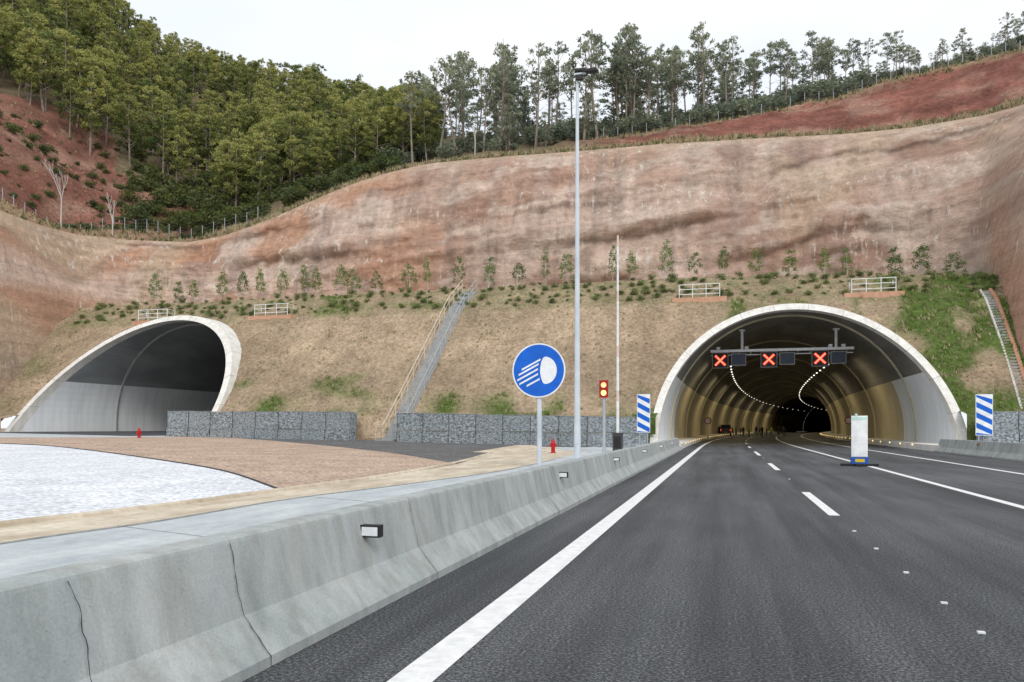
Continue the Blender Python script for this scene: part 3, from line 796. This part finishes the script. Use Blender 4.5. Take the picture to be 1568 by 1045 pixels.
# ---------- blue round sign
b0=GL(826,718); d0=proj(b0)[2]; zc=H+(655-568)/F*d0; R=41.5/F*d0
mb=MB(); mb.cyl(b0,(b0[0],b0[1],zc+R*.5),.085,n=12,m=0)
x0,y0=b0[0]+.0,b0[1]-.12
def disc(r,y,m,n=56): mb.poly([(x0+r*math.cos(2*math.pi*i/n),y,zc+r*math.sin(2*math.pi*i/n)) for i in range(n)],m)
mb.cyl((x0,y0+.03,zc),(x0,y0,zc),R,n=56,m=1); disc(R*.95,y0-.004,2)
k=R/41.0; Y=y0-.008
pts=[]
for i in range(25):
    a=math.pi/2-math.pi*i/24; pts.append((10+18*math.cos(a),20.5*math.sin(a)))
pts+= [(7,-19),(4,-12),(2.5,-4),(2.5,4),(4,12),(7,19)]
mb.poly([(x0+x*k,Y,zc+y*k) for x,y in pts],1)
for (xa,ya,L) in [(3,16.5,29),(0,9.5,31),(-1,2.0,32),(-1,-5.5,29),(1.5,-13,20)]:
    dx,dy=-L,-L*.52
    mb.poly([(x0+(xa)*k,Y,zc+(ya+1.6)*k),(x0+(xa+dx)*k,Y,zc+(ya+dy+1.6)*k),(x0+(xa+dx)*k,Y,zc+(ya+dy-1.3)*k),(x0+xa*k,Y,zc+(ya-1.3)*k)],1)
for zz in(-.5,.5): mb.box((x0,y0+.06,zc+zz*R),(R*1.2,.05,.06),0)
mb.obj('headlights_traffic_sign',[noisy('sign_post',(.5,.55,.6),(.62,.66,.7),1,.5,metal=.2),m_signw,m_blue])
# ---------- traffic light
b0=GL(925,693); d0=proj(b0)[2]; zh=H+(655-596)/F*d0
mb=MB(); mb.cyl(b0,(b0[0],b0[1],zh-.3),.09,n=10); x,y=b0[0],b0[1]
mb.box((x,y,zh),(.42,.28,.92),1); mb.box((x,y-.15,zh),(.5,.02,.98),1)
for dz,m in((.22,2),(-.22,3)):
    mb.cyl((x,y-.16,zh+dz),(x,y-.185,zh+dz),.15,n=20,m=m)
    n=14
    for i in range(n):
        a0=math.pi*i/n-.15;a1=math.pi*(i+1)/n+.0
        mb.add([(x+.18*math.cos(a0),y-.16,zh+dz+.18*math.sin(a0)),(x+.18*math.cos(a1),y-.16,zh+dz+.18*math.sin(a1)),(x+.18*math.cos(a1),y-.38,zh+dz+.16*math.sin(a1)),(x+.18*math.cos(a0),y-.38,zh+dz+.16*math.sin(a0))],[(0,1,2,3)],1)
mb.obj('traffic_light',[m_galv,plain('signal_housing',(.36,.02,.02)),emis('red_lamp',(1,.50,.22),1.6),emis('amber_lamp',(1,.7,.2),2.2)])
# ---------- raised boom barrier
b0=GL(946,692); d0=proj(b0)[2]; x,y,z=b0; zt=H+(655-361)/F*d0
mb=MB(); mb.box((x,y,z+.5),(.55,.45,1.0),0); mb.box((x,y,z+1.05),(.62,.5,.1),0); mb.box((x,y-.23,z+.55),(.4,.01,.7),3)
mb.cyl((x-.2,y,z+.95),(x+.2,y,z+.95),.14,n=12,m=0)
n=18
for i in range(n):
    za=z+1.0+(zt-z-1.0)*i/n; zb_=z+1.0+(zt-z-1.0)*(i+1)/n; mb.cyl((x,y-.02,za),(x,y-.02,zb_),.09-.002*i,.09-.002*(i+1),n=8,m=2 if i in(3,7,12,17) else 1)
mb.obj('boom_barrier',[plain('cabinet',(.06,.06,.065)),m_white,noisy('faded_stripe',(.68,.55,.49),(.74,.62,.57)),m_black])
# ---------- chevron panels
def chevron(px,pyt_,pyb_,d,w,basez):
    c=P(px,(pyt_+pyb_)/2,d); h=(pyb_-pyt_)/F*d; mb=MB(); x,y,zc=c
    for sx in(-w*.3,w*.3): mb.cyl((x+sx,y+.06,basez),(x+sx,y+.06,zc+h*.4),.035,n=8)
    mb.box((x,y,zc),(w,.04,h),1); Y=y-.025
    p=h/4.0; a=.5*w
    zb=zc-h/2; t=-p
    while t<h:
        L0,L1=t+a*1.0,t+a*1.0+p*.52; R0,R1=t,t+p*.52
        pts=[(x-w/2+.03,L0),(x-w/2+.03,L1),(x+w/2-.03,R1),(x+w/2-.03,R0)]
        pts=[(u,min(max(zz,.03),h-.03)) for u,zz in pts]
        if max(q[1] for q in pts)-min(q[1] for q in pts)>.05: mb.poly([(u,Y,zb+zz) for u,zz in pts],2)
        t+=p
    mb.obj('chevron_marker_panel',[m_galv,m_signw,m_blue])
chevron(985.5,604,663,49.5,.82,.2); chevron(1507,604,667,44,.86,.2)
# ---------- lane closure panel on road
t=1500*1.2/59.; x,y=((1316-784)/F*t*CA-t*SA,(1316-784)/F*t*SA+t*CA)
mb=MB(); mb.box((x,y,.05),(1.35,.30,.09),0); mb.box((x,y+.12,.05),(.35,1.1,.08),0)
mb.box((x,y,.22),(.62,.22,.25),1); mb.box((x,y-.115,.22),(.34,.01,.12),2)
mb.box((x,y,1.16),(.55,.06,1.55),3); mb.box((x,y-.035,1.86),(.53,.01,.12),4); mb.box((x,y-.0,1.16),(.59,.04,1.6),3)
for zz in(.5,1.0,1.5): mb.box((x,y-.034,zz),(.5,.008,.008),3)
mb.cyl((x-.12,y,1.96),(x-.12,y,2.04),.05,n=10,m=4)
mb.obj('delineator_panel',[m_black,plain('base_blue',(.02,.10,.42)),plain('base_yellow',(.7,.5,.03)),plain('panel_white',(.86,.87,.87)),plain('mint',(.55,.8,.7)),m_galv])
# ---------- hydrants
for px,py in((847,694),(213,671)):
    p=GL(px,py); mb=MB()
    mb.lathe(p,[(0,0),(.16,0),(.16,.05),(.11,.06),(.105,.45),(.14,.46),(.14,.52),(.12,.55),(.09,.66),(.04,.70),(.04,.76),(0,.76)],14)
    for dx in(-1,1): mb.cyl((p[0]+dx*.08,p[1],p[2]+.38),(p[0]+dx*.2,p[1],p[2]+.38),.06,n=10)
    mb.cyl((p[0],p[1]-.08,p[2]+.32),(p[0],p[1]-.2,p[2]+.32),.075,n=10)
    mb.obj('fire_hydrant',[m_red])
# ---------- people and van in the tunnel
def person_mesh(seed):
    random.seed(seed); st=random.uniform(.05,.2)
    V=[(0,0,.95),(0,0,1.15),(0,0,1.38),(0,0,1.5),(0,0,1.58),(0,-.01,1.70),
       (-.1,0,.92),(-.11,-st,.5),(-.11,-st+.06,.08),(-.11,-st-.1,.04),(.1,0,.92),(.11,st*.6,.5),(.11,st+.08,.08),(.11,st-.06,.04),
       (-.19,0,1.40),(-.25,.04,1.12),(-.24,-.08,.88),(.19,0,1.40),(.25,-.04,1.12),(.24,-.1,.9)]
    E=[(0,1),(1,2),(2,3),(3,4),(4,5),(0,6),(6,7),(7,8),(8,9),(0,10),(10,11),(11,12),(12,13),(2,14),(14,15),(15,16),(2,17),(17,18),(18,19)]
    R=[.15,.14,.16,.06,.09,.10,.1,.065,.045,.04,.1,.065,.045,.04,.07,.045,.035,.07,.045,.035]
    me=bpy.data.meshes.new('p'); me.from_pydata(V,E,[]); o=bpy.data.objects.new('p',me); sc.collection.objects.link(o)
    o.modifiers.new('s','SKIN')
    for i,r in enumerate(R): me.skin_vertices[0].data[i].radius=(r,r*.8 if i<4 else r)
    me.skin_vertices[0].data[0].use_root=True
    o.modifiers.new('b','SUBSURF').levels=1
    dg=bpy.context.evaluated_depsgraph_get(); me2=bpy.data.meshes.new_from_object(o.evaluated_get(dg)); bpy.data.objects.remove(o)
    return me2
cl=[plain('navy_cloth',(.02,.03,.06)),plain('dark_cloth',(.03,.03,.03)),plain('grey_cloth',(.12,.12,.13)),plain('hi_vis',(.5,.6,.05)),plain('jeans',(.04,.06,.12))]
m_skin=plain('skin',(.5,.3,.22)); m_hair=plain('hair',(.04,.025,.015))
for k,px in enumerate([1122,1127,1134,1138,1147,1158,1163,1167,1174,1181,1192,1200]):
    me=person_mesh(k); 
    for m in (cl[[0,1,2,1,3,0,2,1,0,3,1,2][k]],cl[4 if k%2 else 1],m_skin,m_hair): me.materials.append(m)
    for pgn in me.polygons:
        c=pgn.center; pgn.material_index=3 if (c.z>1.7 or (c.z>1.56 and c.y>.03)) else (2 if c.z>1.5 else (1 if c.z<.95 and abs(c.x)<.2 else 0))
        pgn.use_smooth=True
    d=random.uniform(115,145); q=P(px,655,d); inst(me,'person',(q[0],q[1],0),random.uniform(.95,1.05),random.random()*6.28)
q=P(1111,655,138); mb=MB(); x,y=q[0],q[1]
mb.add([(x-.95,y,.45),(x+.95,y,.45),(x+.95,y+4.8,.45),(x-.95,y+4.8,.45),(x-.98,y-.0,1.15),(x+.98,y,1.15),(x+.95,y+4.8,1.2),(x-.95,y+4.8,1.2),(x-.85,y+.2,2.0),(x+.85,y+.2,2.0),(x+.8,y+3.6,2.0),(x-.8,y+3.6,2.0)],[(0,1,5,4),(1,2,6,5),(2,3,7,6),(3,0,4,7),(4,5,9,8),(5,6,10,9),(6,7,11,10),(7,4,8,11),(8,9,10,11),(0,3,2,1)],0)
mb.box((x,y+.07,1.6),(1.4,.02,.5),1)
for sx in(-.85,.85):
    for sy in(.9,3.9): mb.cyl((x+sx-.1,y+sy,.35),(x+sx+.1,y+sy,.35),.35,n=14,m=1)
    mb.box((x+sx*.95,y-.02,1.05),(.14,.03,.25),2)
mb.box((x,y-.02,.7),(.5,.02,.12),3)
mb.obj('van',[cl[2],m_black,emis('tail',(1,.1,.05),1.0),m_signw])
for s,u in((96,-2.6),(96,12.9)):
    u+=cu(s); mb=MB(); mb.cyl((u,s,.0),(u,s,2.2),.04,n=8); mb.cyl((u,s-.04,2.3),(u,s-.07,2.3),.42,n=24,m=2); mb.cyl((u,s-.071,2.3),(u,s-.075,2.3),.30,n=24,m=1); mb.obj('speed_limit_sign',[m_galv,m_signw,m_red])
# ---------- world & sun
w=bpy.data.worlds.new('World'); sc.world=w; w.use_nodes=True; nt=w.node_tree; bg=nt.nodes['Background']
sky=nt.nodes.new('ShaderNodeTexSky'); sky.sky_type='NISHITA'; sky.sun_disc=False
el=math.radians(40); az=math.radians(148)
sky.sun_elevation=el; sky.sun_rotation=az
tc=nt.nodes.new('ShaderNodeTexCoord')
cn=nd(nt,'ShaderNodeTexNoise',{'Vector':nd(nt,'ShaderNodeMapping',{'Vector':tc.outputs['Generated'],'Scale':(1,1,3)}).outputs[0],'Scale':2.0,'Detail':5.0})
cl_=ramp(nt,cn.outputs[0],[(.3,(.80,.87,.96)),(.7,(1.0,1.0,1.0))])
cl10=mix(nt,1.0,cl_,(10.5,10.5,10.5),'MULTIPLY')
nt.links.new(mix(nt,.9,sky.outputs[0],cl10),bg.inputs[0]); bg.inputs[1].default_value=.11
l=bpy.data.lights.new('sun','SUN'); l.energy=1.5; l.angle=math.radians(16); l.color=(1,.965,.91)
o=bpy.data.objects.new('sun',l); sc.collection.objects.link(o)
dv=Vector((math.sin(az)*math.cos(el),math.cos(az)*math.cos(el),math.sin(el)))
o.rotation_euler=dv.to_track_quat('Z','Y').to_euler()
# ---------- camera
cam=bpy.data.cameras.new('cam'); cam.sensor_width=36; cam.lens=36*F/1568; cam.shift_y=132.5/1568; cam.clip_end=4000; cam.clip_start=.05
o=bpy.data.objects.new('camera',cam); sc.collection.objects.link(o); o.location=(0,0,H); o.rotation_euler=(math.pi/2,0,A); sc.camera=o
sc.view_settings.view_transform='Standard'; sc.view_settings.look='None'; sc.view_settings.exposure=0
print('trees',cnt)
